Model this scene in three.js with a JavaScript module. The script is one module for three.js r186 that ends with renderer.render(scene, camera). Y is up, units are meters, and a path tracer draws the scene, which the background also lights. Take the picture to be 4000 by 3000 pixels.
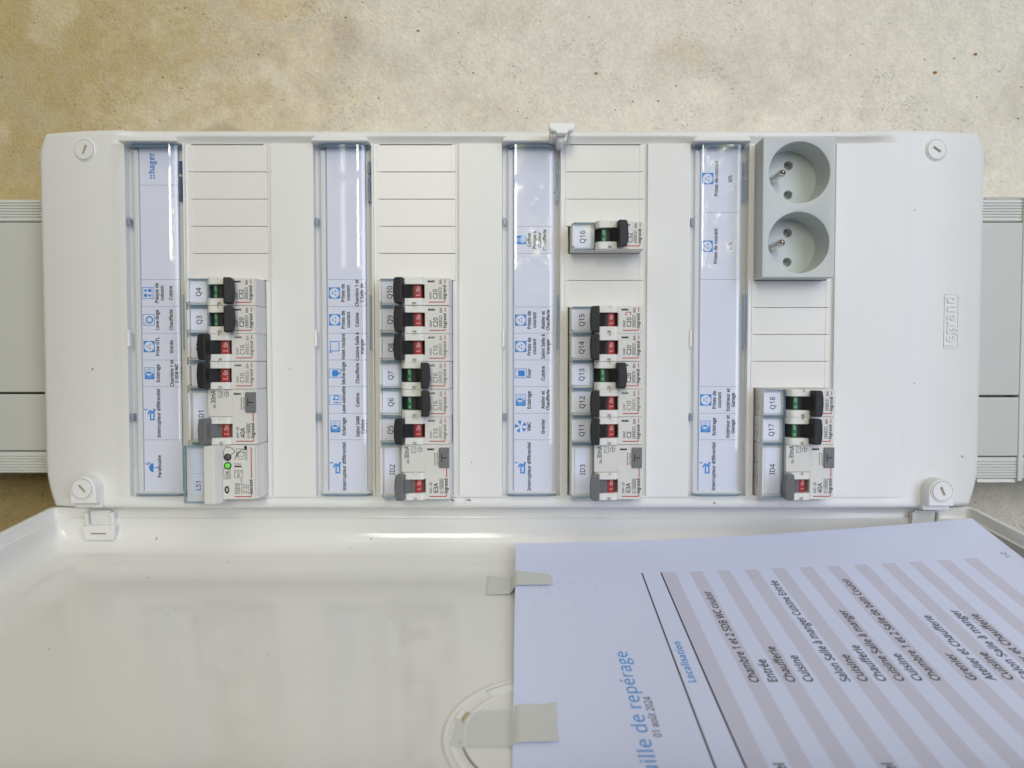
import * as THREE from 'three';
import { RoundedBoxGeometry } from 'three/addons/geometries/RoundedBoxGeometry.js';
import { mergeGeometries, toCreasedNormals } from 'three/addons/utils/BufferGeometryUtils.js';
import { FontLoader } from 'three/addons/loaders/FontLoader.js';
import { TextGeometry } from 'three/addons/geometries/TextGeometry.js';
import { RectAreaLightUniformsLib } from 'three/addons/lights/RectAreaLightUniformsLib.js';

// ---------------------------------------------------------------- camera, light, exposure
const scene = new THREE.Scene();
const AMB = [0.05, 0.044, 0.025], L_WIN = 12.5, L_SIDE = 4.6, L_FILL = 1.75;
const camera = new THREE.PerspectiveCamera(58.1, 4 / 3, 0.01, 30);
camera.position.set(0, 0, 0.45);
camera.rotation.x = THREE.MathUtils.degToRad(-1.8);
camera.focus = 0.445; camera.userData.fStop = 9;
const renderer = new THREE.WebGLRenderer({ antialias: true });
renderer.toneMapping = THREE.LinearToneMapping;
renderer.toneMappingExposure = 1.03;
renderer.shadowMap.enabled = true;
RectAreaLightUniformsLib.init();
scene.background = new THREE.Color().setRGB(...AMB);          // the little light that comes from the rest of the room
function areaLight(name, color, intensity, w, h, pos, target) {
  const l = new THREE.RectAreaLight(new THREE.Color().setRGB(...color), intensity, w, h);
  l.name = name; l.position.set(...pos); l.lookAt(...target); scene.add(l); return l;
}
const WIN = { x0: -0.60, x1: 1.15, y0: 0.335, y1: 1.60, z: 2.0 };          // the glazed opening behind the photographer
areaLight('window', [1.0, 0.955, 0.82], L_WIN, WIN.x1 - WIN.x0, WIN.y1 - WIN.y0, [(WIN.x0 + WIN.x1) / 2, (WIN.y0 + WIN.y1) / 2, WIN.z + 0.62], [(WIN.x0 + WIN.x1) / 2, (WIN.y0 + WIN.y1) / 2, 0]);
areaLight('added_side_light', [0.63, 0.72, 0.95], L_SIDE, 0.8, 1.4, [1.15, 0.4, 1.4], [0, 0, 0]);            // added cool area light at the right, no visible source
areaLight('added_top_fill', [1.0, 0.97, 0.86], L_FILL, 2.6, 1.4, [0.5, 2.0, 1.7], [0, 0, 0]);             // added soft area light overhead, standing in for room bounce

// ---------------------------------------------------------------- helpers (all shapes below are in millimetres)
const MM = 0.001;
let seed = 7;
const rnd = () => { seed = (seed * 1664525 + 1013904223) >>> 0; return seed / 4294967296; };
const rr = (a, b) => a + (b - a) * rnd();
const hash = (x, y, s = 0) => { let h = Math.imul(x | 0, 374761393) ^ Math.imul(y | 0, 668265263) ^ Math.imul(s | 0, 1274126177); h = Math.imul(h ^ (h >>> 13), 1274126177); return ((h ^ (h >>> 16)) >>> 0) / 4294967296; };
function vnoise(x, y, s = 0) {
  const ix = Math.floor(x), iy = Math.floor(y), fx = x - ix, fy = y - iy, u = fx * fx * (3 - 2 * fx), v = fy * fy * (3 - 2 * fy);
  const a = hash(ix, iy, s), b = hash(ix + 1, iy, s), c = hash(ix, iy + 1, s), d = hash(ix + 1, iy + 1, s);
  return a + (b - a) * u + (c - a) * v + (a - b - c + d) * u * v;
}
const fbm = (x, y, o = 4, s = 0) => { let t = 0, a = 0.5, n = 0; for (let i = 0; i < o; i++) { t += a * vnoise(x, y, s + i * 17); n += a; x = x * 2.03 + 5.1; y = y * 2.03 + 9.7; a *= 0.5; } return t / n; };
const sstep = (a, b, x) => { const t = Math.min(1, Math.max(0, (x - a) / (b - a))); return t * t * (3 - 2 * t); };

const used = {};
const numbered = (n) => { const k = used[n] = (used[n] ?? -1) + 1; return k ? n + '_' + String(k).padStart(3, '0') : n; };
const scaled = new WeakSet();
function mk(name, geos, mat, parent) {
  let g = Array.isArray(geos) ? (geos.length > 1 ? mergeGeometries(geos.map((x) => { const c = x.index ? x.toNonIndexed() : x.clone(); for (const k of Object.keys(c.attributes)) if (!['position', 'normal', 'uv'].includes(k)) c.deleteAttribute(k); return c; })) : geos[0]) : geos;
  if (!scaled.has(g)) { g.scale(MM, MM, MM); scaled.add(g); }
  const m = new THREE.Mesh(g, mat); m.name = name; m.castShadow = m.receiveShadow = true;
  if (parent) parent.add(m); else { m.name = numbered(name); scene.add(m); }
  return m;
}
function thing(name, label, category, pos = [0, 0, 0], group) {
  const o = new THREE.Group(); o.name = numbered(name); o.position.set(pos[0] * MM, pos[1] * MM, pos[2] * MM);
  o.userData = { label, category }; if (group) o.userData.group = group; scene.add(o); return o;
}
const box = (x0, x1, y0, y1, z0, z1, r = 0, seg = 2) => {
  const w = x1 - x0, h = y1 - y0, d = z1 - z0;
  const g = r ? new RoundedBoxGeometry(w, h, d, seg, Math.min(r, w / 2.01, h / 2.01, d / 2.01)) : new THREE.BoxGeometry(w, h, d);
  return g.translate((x0 + x1) / 2, (y0 + y1) / 2, (z0 + z1) / 2);
};
const shapeOf = (pts) => new THREE.Shape(pts.map((p) => new THREE.Vector2(p[0], p[1])));
// profile of [x, z] points drawn along y
function extY(pts, y0, y1, bev = 0) {
  const g = new THREE.ExtrudeGeometry(shapeOf(pts), { depth: y1 - y0 - 2 * bev, bevelEnabled: bev > 0, bevelSize: bev, bevelThickness: bev, bevelOffset: -bev, bevelSegments: 2, curveSegments: 8 });
  return g.rotateX(Math.PI / 2).translate(0, y1 - bev, 0);
}
// profile of [y, z] points drawn along x
function extX(pts, x0, x1, bev = 0) {
  const g = new THREE.ExtrudeGeometry(shapeOf(pts.map((p) => [-p[1], p[0]])), { depth: x1 - x0 - 2 * bev, bevelEnabled: bev > 0, bevelSize: bev, bevelThickness: bev, bevelOffset: -bev, bevelSegments: 2 });
  return g.rotateY(Math.PI / 2).translate(x0 + bev, 0, 0);
}
// outline of [x, y] points (or a Shape) drawn along z
function extZ(pts, z0, z1, bev = 0, segs = 24) {
  const s = Array.isArray(pts) ? shapeOf(pts) : pts;
  return new THREE.ExtrudeGeometry(s, { depth: z1 - z0 - 2 * bev, bevelEnabled: bev > 0, bevelSize: bev, bevelThickness: bev, bevelOffset: -bev, bevelSegments: 2, curveSegments: segs }).translate(0, 0, z0 + bev);
}
const cylZ = (x, y, r, z0, z1, seg = 32, r2 = r) => new THREE.CylinderGeometry(r2, r, z1 - z0, seg).rotateX(Math.PI / 2).translate(x, y, (z0 + z1) / 2);
const arc = (cx, cy, r, a0, a1, n) => Array.from({ length: n + 1 }, (_, i) => { const a = (a0 + (a1 - a0) * i / n) * Math.PI / 180; return [cx + r * Math.cos(a), cy + r * Math.sin(a)]; });
const canvas = (w, h) => { const c = document.createElement('canvas'); c.width = w; c.height = h; return c; };
const tex = (c, srgb = true) => { const t = new THREE.CanvasTexture(c); if (srgb) t.colorSpace = THREE.SRGBColorSpace; t.wrapS = t.wrapT = THREE.MirroredRepeatWrapping; t.magFilter = THREE.LinearFilter; t.anisotropy = 8; return t; };
const mat = (rgb, roughness = 0.45, o = {}) => { const m = (o.transmission || o.clearcoat ? new THREE.MeshPhysicalMaterial({ roughness, metalness: 0, ...o }) : new THREE.MeshStandardMaterial({ roughness, metalness: 0, ...o })); m.color.setRGB(...rgb); return m; };

// ---------------------------------------------------------------- textures
// scuffs, hairs and specks that lie on the white plastic (matter with outlines of its own)
function plasticMap(s, specks, scuffs) {
  const N = 2048, c = canvas(N, N), g = c.getContext('2d');
  g.fillStyle = '#ffffff'; g.fillRect(0, 0, N, N);
  let sd = s; const R = () => { sd = (sd * 1664525 + 1013904223) >>> 0; return sd / 4294967296; };
  for (let i = 0; i < scuffs; i++) {
    const x = R() * N, y = R() * N, a = R() * 6.28;
    g.strokeStyle = `rgba(${120 + R() * 40 | 0},${112 + R() * 40 | 0},${95 + R() * 30 | 0},${0.05 + 0.12 * R()})`; g.lineWidth = 1 + 5 * R() * R();
    g.beginPath(); g.moveTo(x, y); g.quadraticCurveTo(x + 40 * Math.cos(a), y + 40 * Math.sin(a), x + 70 * Math.cos(a + R() - 0.5), y + 70 * Math.sin(a + R() - 0.5)); g.stroke();
  }
  for (let i = 0; i < specks; i++) {
    g.fillStyle = `rgba(${60 + R() * 40 | 0},${55 + R() * 30 | 0},${40 + R() * 30 | 0},${0.25 + 0.5 * R()})`;
    const r = 0.7 + 1.6 * R() * R(); g.beginPath(); g.ellipse(R() * N, R() * N, r * (1 + R()), r, R() * 3, 0, 6.3); g.fill();
  }
  return tex(c);
}
// rough limewashed plaster: pale, turning ochre towards the left, stains, pits and grain
function plasterMaps() {
  const N = 2048, d = new Uint8Array(N * N * 4), b = new Uint8Array(N * N * 4), S = 900 / N;
  const enc = (v) => Math.round(255 * (v <= 0.0031308 ? 12.92 * v : 1.055 * Math.pow(v, 1 / 2.4) - 0.055));
  const lut = new Uint8Array(1025); for (let i = 0; i <= 1024; i++) lut[i] = enc(i / 1024);
  for (let j = 0; j < N; j++) for (let i = 0; i < N; i++) {
    const x = (i - N / 2) * S, y = (j - N / 2) * S;                        // mm on the wall, y up
    const w = fbm(x / 60 + 3, y / 60 + 8, 4, 3), w2 = fbm(x / 17 + 30, y / 17 + 8, 4, 41), w3 = fbm(x / 5, y / 5, 3, 77);
    const ochre = sstep(-130, 150, -x - 225 + 110 * (w - 0.5) + 80 * (w2 - 0.5) + 80 * (w3 - 0.5));
    const ochre2 = sstep(-40, 330, -x + 10 + 120 * (w - 0.5) + 100 * (w2 - 0.5) + 90 * (w3 - 0.5));
    let r = 0.745, g = 0.70, bl = 0.605;
    const mixTo = (t, R, G, B) => { r += (R - r) * t; g += (G - g) * t; bl += (B - bl) * t; };
    mixTo(ochre2 * 0.75, 0.68, 0.59, 0.425);
    mixTo(ochre * 0.9, 0.475, 0.365, 0.165);
    const grey = sstep(0.58, 0.74, fbm(x / 45 + 90, y / 38 + 11, 4, 5)); mixTo(grey * 0.3, 0.53, 0.48, 0.38);
    const rust = sstep(0.64, 0.76, fbm(x / 30 + 7, y / 26 + 50, 4, 9)) * sstep(0.42, 0.6, w2); mixTo(rust * 0.2, 0.66, 0.46, 0.22);
    const pale = sstep(0.6, 0.75, fbm(x / 50 + 200, y / 44 + 31, 4, 15)); mixTo(pale * 0.22, 0.88, 0.83, 0.70);
    const st = Math.hypot((x + 178) / 34, (y - 274) / 14) + 0.8 * (w2 - 0.5); mixTo(sstep(1.05, 0.75, st) * 0.4, 0.62, 0.45, 0.21);   // the orange stain at the top
    const sm = Math.hypot((x + 222) / 24, (y - 172) / 13) + 1.2 * (w2 - 0.5); mixTo(sstep(1.1, 0.5, sm) * 0.5, 0.33, 0.27, 0.17);        // a grey smear above the board
    const sm2 = Math.hypot((x + 128) / 17, (y - 252) / 22) + 1.3 * (w2 - 0.5); mixTo(sstep(1.1, 0.4, sm2) * 0.4, 0.40, 0.32, 0.22);
    const gr = 1 + 0.20 * (fbm(x / 1.6, y / 1.6, 2, 21) - 0.5) + 0.16 * (fbm(x / 8, y / 8, 3, 23) - 0.5);
    const pit = sstep(0.735, 0.83, vnoise(x / 1.25 + 0.5 * y, y / 0.85 + 40, 31) * 0.65 + 0.5 * fbm(x / 22 + 5, y / 22, 3, 33) * 0.7);
    const k = gr * (1 - 0.28 * pit);
    const o = (j * N + i) * 4;
    d[o] = lut[Math.min(1024, Math.max(0, r * k * 1024)) | 0]; d[o + 1] = lut[Math.min(1024, Math.max(0, g * k * 1024)) | 0]; d[o + 2] = lut[Math.min(1024, Math.max(0, bl * k * 1024)) | 0]; d[o + 3] = 255;
    const hgt = 0.55 * fbm(x / 1.4, y / 1.4, 2, 51) + 0.3 * fbm(x / 9, y / 9, 3, 53) - 0.3 * pit;
    b[o] = b[o + 1] = b[o + 2] = Math.max(0, Math.min(255, 90 + 150 * hgt)); b[o + 3] = 255;
  }
  // single dark pits and orange flecks
  const dot = (x, y, r, R, G, B) => { const ci = x / S + N / 2, cj = y / S + N / 2, q = r / S; for (let j = Math.floor(cj - q); j <= cj + q; j++) for (let i = Math.floor(ci - q * 1.5); i <= ci + q * 1.5; i++) if (i >= 0 && j >= 0 && i < N && j < N && Math.hypot((i - ci) / 1.5, j - cj) < q * (0.7 + 0.5 * hash(i, j, 3))) { const o = (j * N + i) * 4; d[o] = R; d[o + 1] = G; d[o + 2] = B; b[o] = b[o + 1] = b[o + 2] = 20; } };
  for (let k = 0; k < 330; k++) { const big = k < 6; dot(rr(-440, 440), rr(-440, 440), big ? rr(0.6, 0.9) : rr(0.3, 0.5), 70 + 40 * rnd(), 58 + 30 * rnd(), 40 + 25 * rnd()); }
  for (let k = 0; k < 16; k++) dot(rr(-440, 440), rr(100, 440), rr(0.5, 1.1), 165, 110, 45);
  const t = (a, srgb) => { const x = new THREE.DataTexture(a, N, N); x.magFilter = THREE.LinearFilter; x.wrapS = x.wrapT = THREE.MirroredRepeatWrapping; if (srgb) x.colorSpace = THREE.SRGBColorSpace; x.needsUpdate = true; return x; };
  return { map: t(d, true), bump: t(b, false) };
}

// ---------------------------------------------------------------- materials
const M = {
  cover: mat([0.79, 0.79, 0.775], 0.38, { map: plasticMap(11, 90, 0) }),
  door: mat([0.79, 0.785, 0.76], 0.09, { map: plasticMap(29, 130, 0) }),
  white: mat([0.79, 0.79, 0.775], 0.4), blank: mat([0.80, 0.79, 0.76], 0.33),
  whiteDim: mat([0.74, 0.73, 0.69], 0.5),
  trunk: mat([0.58, 0.585, 0.55], 0.5), trunkRib: mat([0.68, 0.685, 0.65], 0.5), dark: mat([0.05, 0.05, 0.05], 0.7),
  breaker: mat([0.69, 0.685, 0.655], 0.42), arch: mat([0.77, 0.765, 0.735], 0.38), black: mat([0.014, 0.014, 0.016], 0.55), greyHandle: mat([0.15, 0.155, 0.16], 0.45),
  button: mat([0.17, 0.175, 0.18], 0.45), socket: mat([0.56, 0.59, 0.59], 0.5), socketWell: mat([0.57, 0.61, 0.605], 0.5), metal: mat([0.78, 0.73, 0.68], 0.18, { metalness: 1 }),
  slot: mat([0.36, 0.31, 0.22], 0.7), clipClear: mat([0.86, 0.87, 0.86], 0.3),
  clear: mat([0.985, 0.99, 1.0], 0.03, { transmission: 1, thickness: 0, ior: 1.49 }),
  clearEdge: mat([0.60, 0.73, 0.82], 0.12, { transmission: 0.8, thickness: 0, ior: 1.5 }),
  paleEdge: mat([0.74, 0.82, 0.94], 0.12, { transmission: 0.8, thickness: 0, ior: 1.5 }),
  blueEdge: mat([0.13, 0.17, 0.36], 0.15, { transmission: 0.3, thickness: 0 }),
  tape: mat([0.645, 0.665, 0.635], 0.42), tabTint: mat([0.55, 0.60, 0.72], 0.2, { transmission: 0.5, thickness: 0 }),
  tanGlint: mat([0.55, 0.42, 0.25], 0.25, { metalness: 0.6 }), lensGreen: mat([0.10, 0.55, 0.06], 0.2), lensDark: mat([0.09, 0.085, 0.08], 0.25),
};
M.lensGreen.emissive = new THREE.Color().setRGB(0.06, 0.22, 0.005);

// ---------------------------------------------------------------- print: one atlas for everything on the devices
const INK = '#1d1b1a', PALEINK = '#77736c', RED = '#b3231d', BLUE = '#3c8fdb';
const ATLAS = canvas(2048, 2048), ag = ATLAS.getContext('2d');
ag.fillStyle = '#ffffff'; ag.fillRect(0, 0, 2048, 2048);
let shelfX = 0, shelfY = 0, shelfH = 0;
const PX = 12.5;
// a tile of w x h mm (w runs along the reading direction); draw() works in mm; returns its place in the atlas
function tile(w, h, bg, draw) {
  const pw = Math.ceil(w * PX), ph = Math.ceil(h * PX);
  if (shelfX + pw > 2048) { shelfX = 0; shelfY += shelfH + 2; shelfH = 0; }
  const t = { u0: shelfX / 2048, u1: (shelfX + pw) / 2048, v1: 1 - shelfY / 2048, v0: 1 - (shelfY + ph) / 2048 };
  ag.save(); ag.beginPath(); ag.rect(shelfX, shelfY, pw, ph); ag.clip(); ag.translate(shelfX, shelfY); ag.scale(PX, PX);
  ag.fillStyle = bg; ag.fillRect(0, 0, w, h); draw(ag); ag.restore();
  shelfX += pw + 2; shelfH = Math.max(shelfH, ph); return t;
}
function text(g, s, x, y, size, { width, color = INK, bold = false, align = 'left', rot = 0, heavy = 0.7 } = {}) {
  g.save(); g.translate(x, y); g.rotate(rot); g.scale(size / 20, size / 20); g.fillStyle = color; g.font = (bold ? 'bold ' : '') + '20px sans-serif'; g.textBaseline = 'alphabetic';
  const w = g.measureText(s).width; if (width) g.scale(width / (w * size / 20), 1);
  g.textAlign = align; g.fillText(s, 0, 0); if (heavy) { g.strokeStyle = color; g.lineWidth = heavy; g.strokeText(s, 0, 0); } g.restore();
}
const BODY = '#dad9d5';
function redMark(g, y0, yb, left, right, w = 0.55) { g.strokeStyle = RED; g.lineWidth = w; g.beginPath(); g.moveTo(left, y0); g.lineTo(left, yb - 0.9); g.quadraticCurveTo(left, yb, left + 1.2, yb); g.stroke(); g.beginPath(); g.moveTo(right[0], yb); g.lineTo(right[1], yb); g.stroke(); }
function codeMark(g, x, y, s, ink) { g.fillStyle = ink; g.fillRect(x, y, 0.9, 4.6); g.fillStyle = BODY; g.fillRect(x + 0.25, y + 3.7, 0.4, 0.5); text(g, s, x + 1.3, y + 4.5, 1.25, { width: 4.5, color: ink, rot: -Math.PI / 2 }); }
function ratedBox(g, x, y, w, h, a, b, ink) { g.strokeStyle = ink; g.lineWidth = 0.17; g.strokeRect(x, y, w, h); if (b) { g.beginPath(); g.moveTo(x + w * 0.74, y); g.lineTo(x + w * 0.74, y + h); g.stroke(); text(g, b, x + w * 0.8, y + h - 0.28, h * 0.98, { color: ink, width: w * 0.12 }); } text(g, a, x + 0.35, y + h - 0.28, h * 0.98, { color: ink, width: b ? w * 0.62 : w - 0.7 }); }
// front print of a one-module breaker: 17.3 mm wide, 15 mm tall
function breakerPrint(rate, code, pale, house, only) {
  return tile(17.3, 15.2, BODY, (g) => {
    const ink = pale ? PALEINK : INK;
    if (!only) { text(g, 'DNX³', 3.9, 4.3, 2.0, { color: ink, width: 4.5 }); text(g, rate, 3.9, 8.0, 4.0, { color: ink, width: rate.length > 2 ? 6.3 : 4.4 }); }
    ratedBox(g, 3.9, 9.0, 7.4, 1.9, house || only ? '3000' : '4500', '3', ink);
    text(g, '6kA', 13.0, 10.9, 2.3, { color: ink, width: 3.2 });
    if (code && !only) codeMark(g, 14.4, 1.8, code, pale ? '#6d6a66' : INK);
    if (house) { g.strokeStyle = RED; g.lineWidth = 0.5; g.beginPath(); g.moveTo(11.2, 5.5); g.lineTo(12.3, 4.2); g.lineTo(13.4, 5.5); g.lineTo(13.2, 7.8); g.lineTo(11.5, 7.8); g.stroke(); }
    text(g, 'legrand', 3.4, 13.6, 2.75, { bold: true, color: ink, width: 9.3 });
    redMark(g, 2.6, 13.0, 1.9, [13.6, 16.4]);
  });
}
// front print of a two-module residual current switch: 34.8 mm wide, 30.4 mm tall, from the toggle's level down
function rcdPrint(amps, code, wave2) {
  return tile(34.8, 30.4, BODY, (g) => {
    text(g, 'IΔn', 22.8, 4.6, 2.1, { width: 2.8 }); text(g, '30mA', 26.0, 4.6, 3.9, { width: 7.8 });
    g.strokeStyle = INK; g.lineWidth = 0.2; g.strokeRect(29.6, 6.4, 4.0, 2.6); g.beginPath(); g.moveTo(30.2, 7.8); g.bezierCurveTo(31.2, 5.9, 32.2, 9.6, 33.0, 7.5); if (wave2) { g.moveTo(30.2, 8.5); g.bezierCurveTo(31.2, 7.2, 32.2, 9.4, 33.0, 8.2); } g.stroke();
    for (let k = 0; k < 6; k++) { const a = k * Math.PI / 3; g.beginPath(); g.moveTo(31.6 + Math.cos(a), 11.6 + Math.sin(a)); g.lineTo(31.6 + 2.0 * Math.cos(a), 11.6 + 2.0 * Math.sin(a)); g.moveTo(31.6 + 1.6 * Math.cos(a - 0.35), 11.6 + 1.6 * Math.sin(a - 0.35)); g.lineTo(31.6 + 1.3 * Math.cos(a), 11.6 + 1.3 * Math.sin(a)); g.lineTo(31.6 + 1.6 * Math.cos(a + 0.35), 11.6 + 1.6 * Math.sin(a + 0.35)); g.stroke(); }
    text(g, '-25', 30.6, 12.1, 1.3, { width: 2 });
    codeMark(g, 31.3, 16.2, code, INK);
    text(g, 'Test frequently', 21.6, 21.4, 1.3, { width: 8 }); text(g, 'Tester souvent', 21.6, 23.0, 1.3, { width: 8 });
    text(g, 'DX³- ID', 4.0, 19.1, 2.0, { width: 7 }); text(g, amps, 4.0, 22.9, 4.0, { width: 6.4 });
    g.strokeStyle = INK; g.lineWidth = 0.2; g.strokeRect(4.2, 24.3, 3.0, 1.9); g.beginPath(); g.moveTo(3.6, 25.25); g.lineTo(7.2, 25.25); g.stroke();
    ratedBox(g, 7.2, 24.0, 5.8, 2.3, '6000', null, INK);
    text(g, 'legrand', 3.6, 29.0, 2.85, { bold: true, width: 9.8 });
    redMark(g, 17.4, 28.4, 1.9, [14.0, 20.6]);
  });
}
const whitePaper = '#eff1fd';
const labelTile = (s, w = 13.4, h = 10.2, at = null) => tile(w, h, whitePaper, (g) => text(g, s, at ?? w / 2, h / 2 + 1.6, 4.5, { align: 'center', color: '#1b1920', heavy: 0.4 }));
const onTile = tile(8.6, 5.6, '#8e1d17', (g) => { g.fillStyle = '#a3231b'; g.fillRect(0, 0.9, 8.6, 3.9); text(g, 'I . On', 1.6, 4.1, 3.6, { color: '#f1e4e0', width: 6.0, heavy: 0 }); });
const offTile = tile(8.6, 5.6, '#1f6b45', (g) => { g.fillStyle = '#237a4e'; g.fillRect(0, 0.9, 8.6, 3.9); text(g, 'O . Off', 0.9, 4.2, 3.7, { color: '#e9f5ee', width: 7.0, heavy: 0 }); });
const surgeTile = tile(34.6, 20.6, BODY, (g) => {
  g.strokeStyle = INK; g.lineWidth = 0.3;
  g.strokeRect(13.0, 1.2, 6.4, 4.0); text(g, 'OK', 13.6, 4.5, 3.2, { width: 4.6 });
  g.lineWidth = 0.35; g.beginPath(); g.moveTo(25.4, 1.4); g.bezierCurveTo(29, 0.8, 33.5, 1, 33.2, 3.6); g.lineTo(32.4, 6.8); g.lineTo(30.2, 8.4); g.lineTo(28.4, 6.0); g.lineTo(26, 5.4); g.stroke();
  g.lineWidth = 0.22; for (let k = 0; k < 5; k++) { g.beginPath(); g.moveTo(24.6 + k, 8 + k * 0.5); g.lineTo(30 + k * 0.5, 10.0 + k * 0.9); g.stroke(); }
  g.strokeRect(25.6, 10.5, 4.2, 4.6); g.strokeRect(27.4, 9.3, 4.6, 4.8); g.beginPath(); g.moveTo(24.2, 16.0); g.lineTo(33.6, 16.0); g.stroke(); g.fillStyle = INK; g.fillRect(31.4, 14.4, 2.6, 1.5);
  g.strokeRect(13.6, 8.0, 4.8, 5.0); text(g, 'S', 16.9, 9.7, 1.6); text(g, 'P', 16.9, 11.3, 1.6); text(g, 'D', 16.9, 12.9, 1.6); g.beginPath(); g.moveTo(14.2, 10.5); g.lineTo(16.4, 10.5); g.stroke(); g.strokeRect(14.6, 9.7, 1.4, 1.6);
  g.fillRect(20.4, 8.0, 0.9, 4.6); text(g, '0 039 54', 22.8, 12.4, 1.2, { width: 4.4, rot: -Math.PI / 2 });
  g.beginPath(); g.ellipse(6.0, 3.0, 2.4, 1.6, 0, 0, 6.3); g.fill(); text(g, 'NF', 4.8, 3.8, 2.0, { color: BODY, bold: true, width: 2.5 });
  g.strokeRect(3.6, 8.4, 3.2, 2.6); g.strokeRect(6.8, 8.4, 3.2, 2.6); text(g, 'T2', 3.9, 10.5, 2.1, { width: 2.5 }); text(g, 'T3', 7.2, 10.5, 2.1, { width: 2.5 });
  ['In/Imax : 10/12 kA', 'Uoc : 20 kV', 'Up : 1.2 kV', 'Uc : 275 V~'].forEach((s, i) => text(g, s, 3.6, 12.8 + i * 1.45, 1.25, { width: [9.4, 6.4, 5.8, 6.2][i] }));
  text(g, 'legrand', 3.2, 19.4, 2.75, { bold: true, width: 9.4 });
  redMark(g, 8.0, 18.8, 1.6, [13.4, 33.0]);
});
const surgeLabel = tile(29, 9.2, '#d3dbea', (g) => { text(g, 'LS1', 2.6, 6.3, 4.4, { color: '#1b1920', heavy: 0.4 }); g.strokeStyle = '#9aa4b0'; g.lineWidth = 0.15; g.beginPath(); g.moveTo(13.5, 0); g.lineTo(13.5, 9.2); g.stroke(); });

// a thin printed plate on x0..x1, y0..y1 whose text reads upwards in the picture (its top is the low-x side)
function plate(x0, x1, y0, y1, z, th, t, fx0 = x0, fx1 = x1, fy0 = y0, fy1 = y1) {
  const g = box(x0, x1, y0, y1, z - th, z), p = g.attributes.position, uv = g.attributes.uv;
  for (let i = 0; i < p.count; i++) uv.setXY(i, t.u0 + (p.getY(i) - fy0) / (fy1 - fy0) * (t.u1 - t.u0), t.v1 - (p.getX(i) - fx0) / (fx1 - fx0) * (t.v1 - t.v0));
  return g;
}
// a patch of a drum (axis along y): angles from straight up, positive towards +x
function drumPatch(r, cz, a0, a1, y0, y1, t) {
  const n = 8, pos = [], uv = [], idx = [], nor = [];
  for (let i = 0; i <= n; i++) for (const s of [0, 1]) { const a = (a0 + (a1 - a0) * i / n) * Math.PI / 180; pos.push(r * Math.sin(a), s ? y1 : y0, cz + r * Math.cos(a)); nor.push(Math.sin(a), 0, Math.cos(a)); uv.push(s ? t.u1 : t.u0, t.v1 - i / n * (t.v1 - t.v0)); }
  for (let i = 0; i < n; i++) { const a = 2 * i; idx.push(a, a + 2, a + 1, a + 1, a + 2, a + 3); }
  const g = new THREE.BufferGeometry(); g.setAttribute('position', new THREE.Float32BufferAttribute(pos, 3)); g.setAttribute('normal', new THREE.Float32BufferAttribute(nor, 3)); g.setAttribute('uv', new THREE.Float32BufferAttribute(uv, 2)); g.setIndex(idx); return g;
}

// ---------------------------------------------------------------- the wall
const P = 17.5, TOP = 140.6, ROWS = [-183.7, -62.0, 59.8, 181.4];
{
  const g = new THREE.BoxGeometry(2400, 1800, 60).translate(0, 0, -115), p = g.attributes.position, uv = g.attributes.uv;
  for (let i = 0; i < p.count; i++) uv.setXY(i, p.getX(i) / 900 + 0.5, p.getY(i) / 900 + 0.5);
  const maps = plasterMaps();
  const w = mk('wall', g, new THREE.MeshStandardMaterial({ map: maps.map, bumpMap: maps.bump, bumpScale: 0.0016, roughness: 0.93 }));
  w.userData = { kind: 'structure', label: 'rough ochre and cream plaster wall behind the distribution board', category: 'wall' };
}

// ---------------------------------------------------------------- cable trunking left and right of the board
function trunking(x0, x1, y0, y1, gapY, label, right) {
  const t = thing('cable_trunking', label, 'trunking', [0, 0, 0]);
  const Z = -25, rib = (a, b, up) => {                                    // ribbed side strip, grooves run along the trunk
    const pts = [[a, -84], [a, Z - 2], [a + 0.8, Z - 0.6]], n = 6, m = (b - a) / (n + 2);
    for (let k = 1; k <= n; k++) { const y = a + m * (k + (up ? 0.6 : 0.2)); pts.push([y - 0.45, Z - 0.5], [y, Z - 1.5], [y + 0.45, Z - 0.5]); }
    pts.push([b - 0.4, Z - 0.5], [b, Z - 2], [b, -84]); return pts;
  };
  mk('ribbed_side', extX(rib(y1 - 15.2, y1, true), x0, x1), M.trunkRib, t);
  mk('ribbed_side', extX(rib(y0, y0 + 15.2, false), x0, x1), M.trunkRib, t);
  mk('trunking_cover', box(x0, x1, gapY + 0.7, y1 - 15.8, Z - 4, Z, 0.8), M.trunk, t);
  mk('trunking_cover', box(x0, x1, y0 + 15.8, gapY - 0.7, Z - 4, Z, 0.8), M.trunk, t);
  mk('trunking_base', box(x0, x1, y0 + 2, y1 - 2, -84, Z - 7), M.slot, t);
  if (right) { mk('end_lip', [box(348.6, 352, y0 - 1.4, y1 + 1.2, -80, Z + 0.8, 0.6), extX([[y1 + 0.2, Z - 5], [y1 + 1.6, Z - 3.5], [y1 + 1.6, Z - 1], [y1 + 0.2, Z - 2]], 324, 348.6), extX([[y0 - 2.4, Z - 4], [y0 - 0.1, Z - 6], [y0 - 0.1, Z - 2], [y0 - 2.4, Z - 1]], 322, 348.6)], M.trunkRib, t); }
  return t;
}
trunking(-620, -290, -76.8, 111.2, -21.3, 'pale grey cable trunking entering the left end of the board', false);
trunking(290, 620, -80.6, 111.2, -23.4, 'pale grey cable trunking at the right end of the board, with an end lip', true);

// ---------------------------------------------------------------- the distribution board
const board = thing('distribution_board', 'long white four-row distribution board with its door hanging open below', 'distribution board', [0, 0, 0]);
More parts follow.
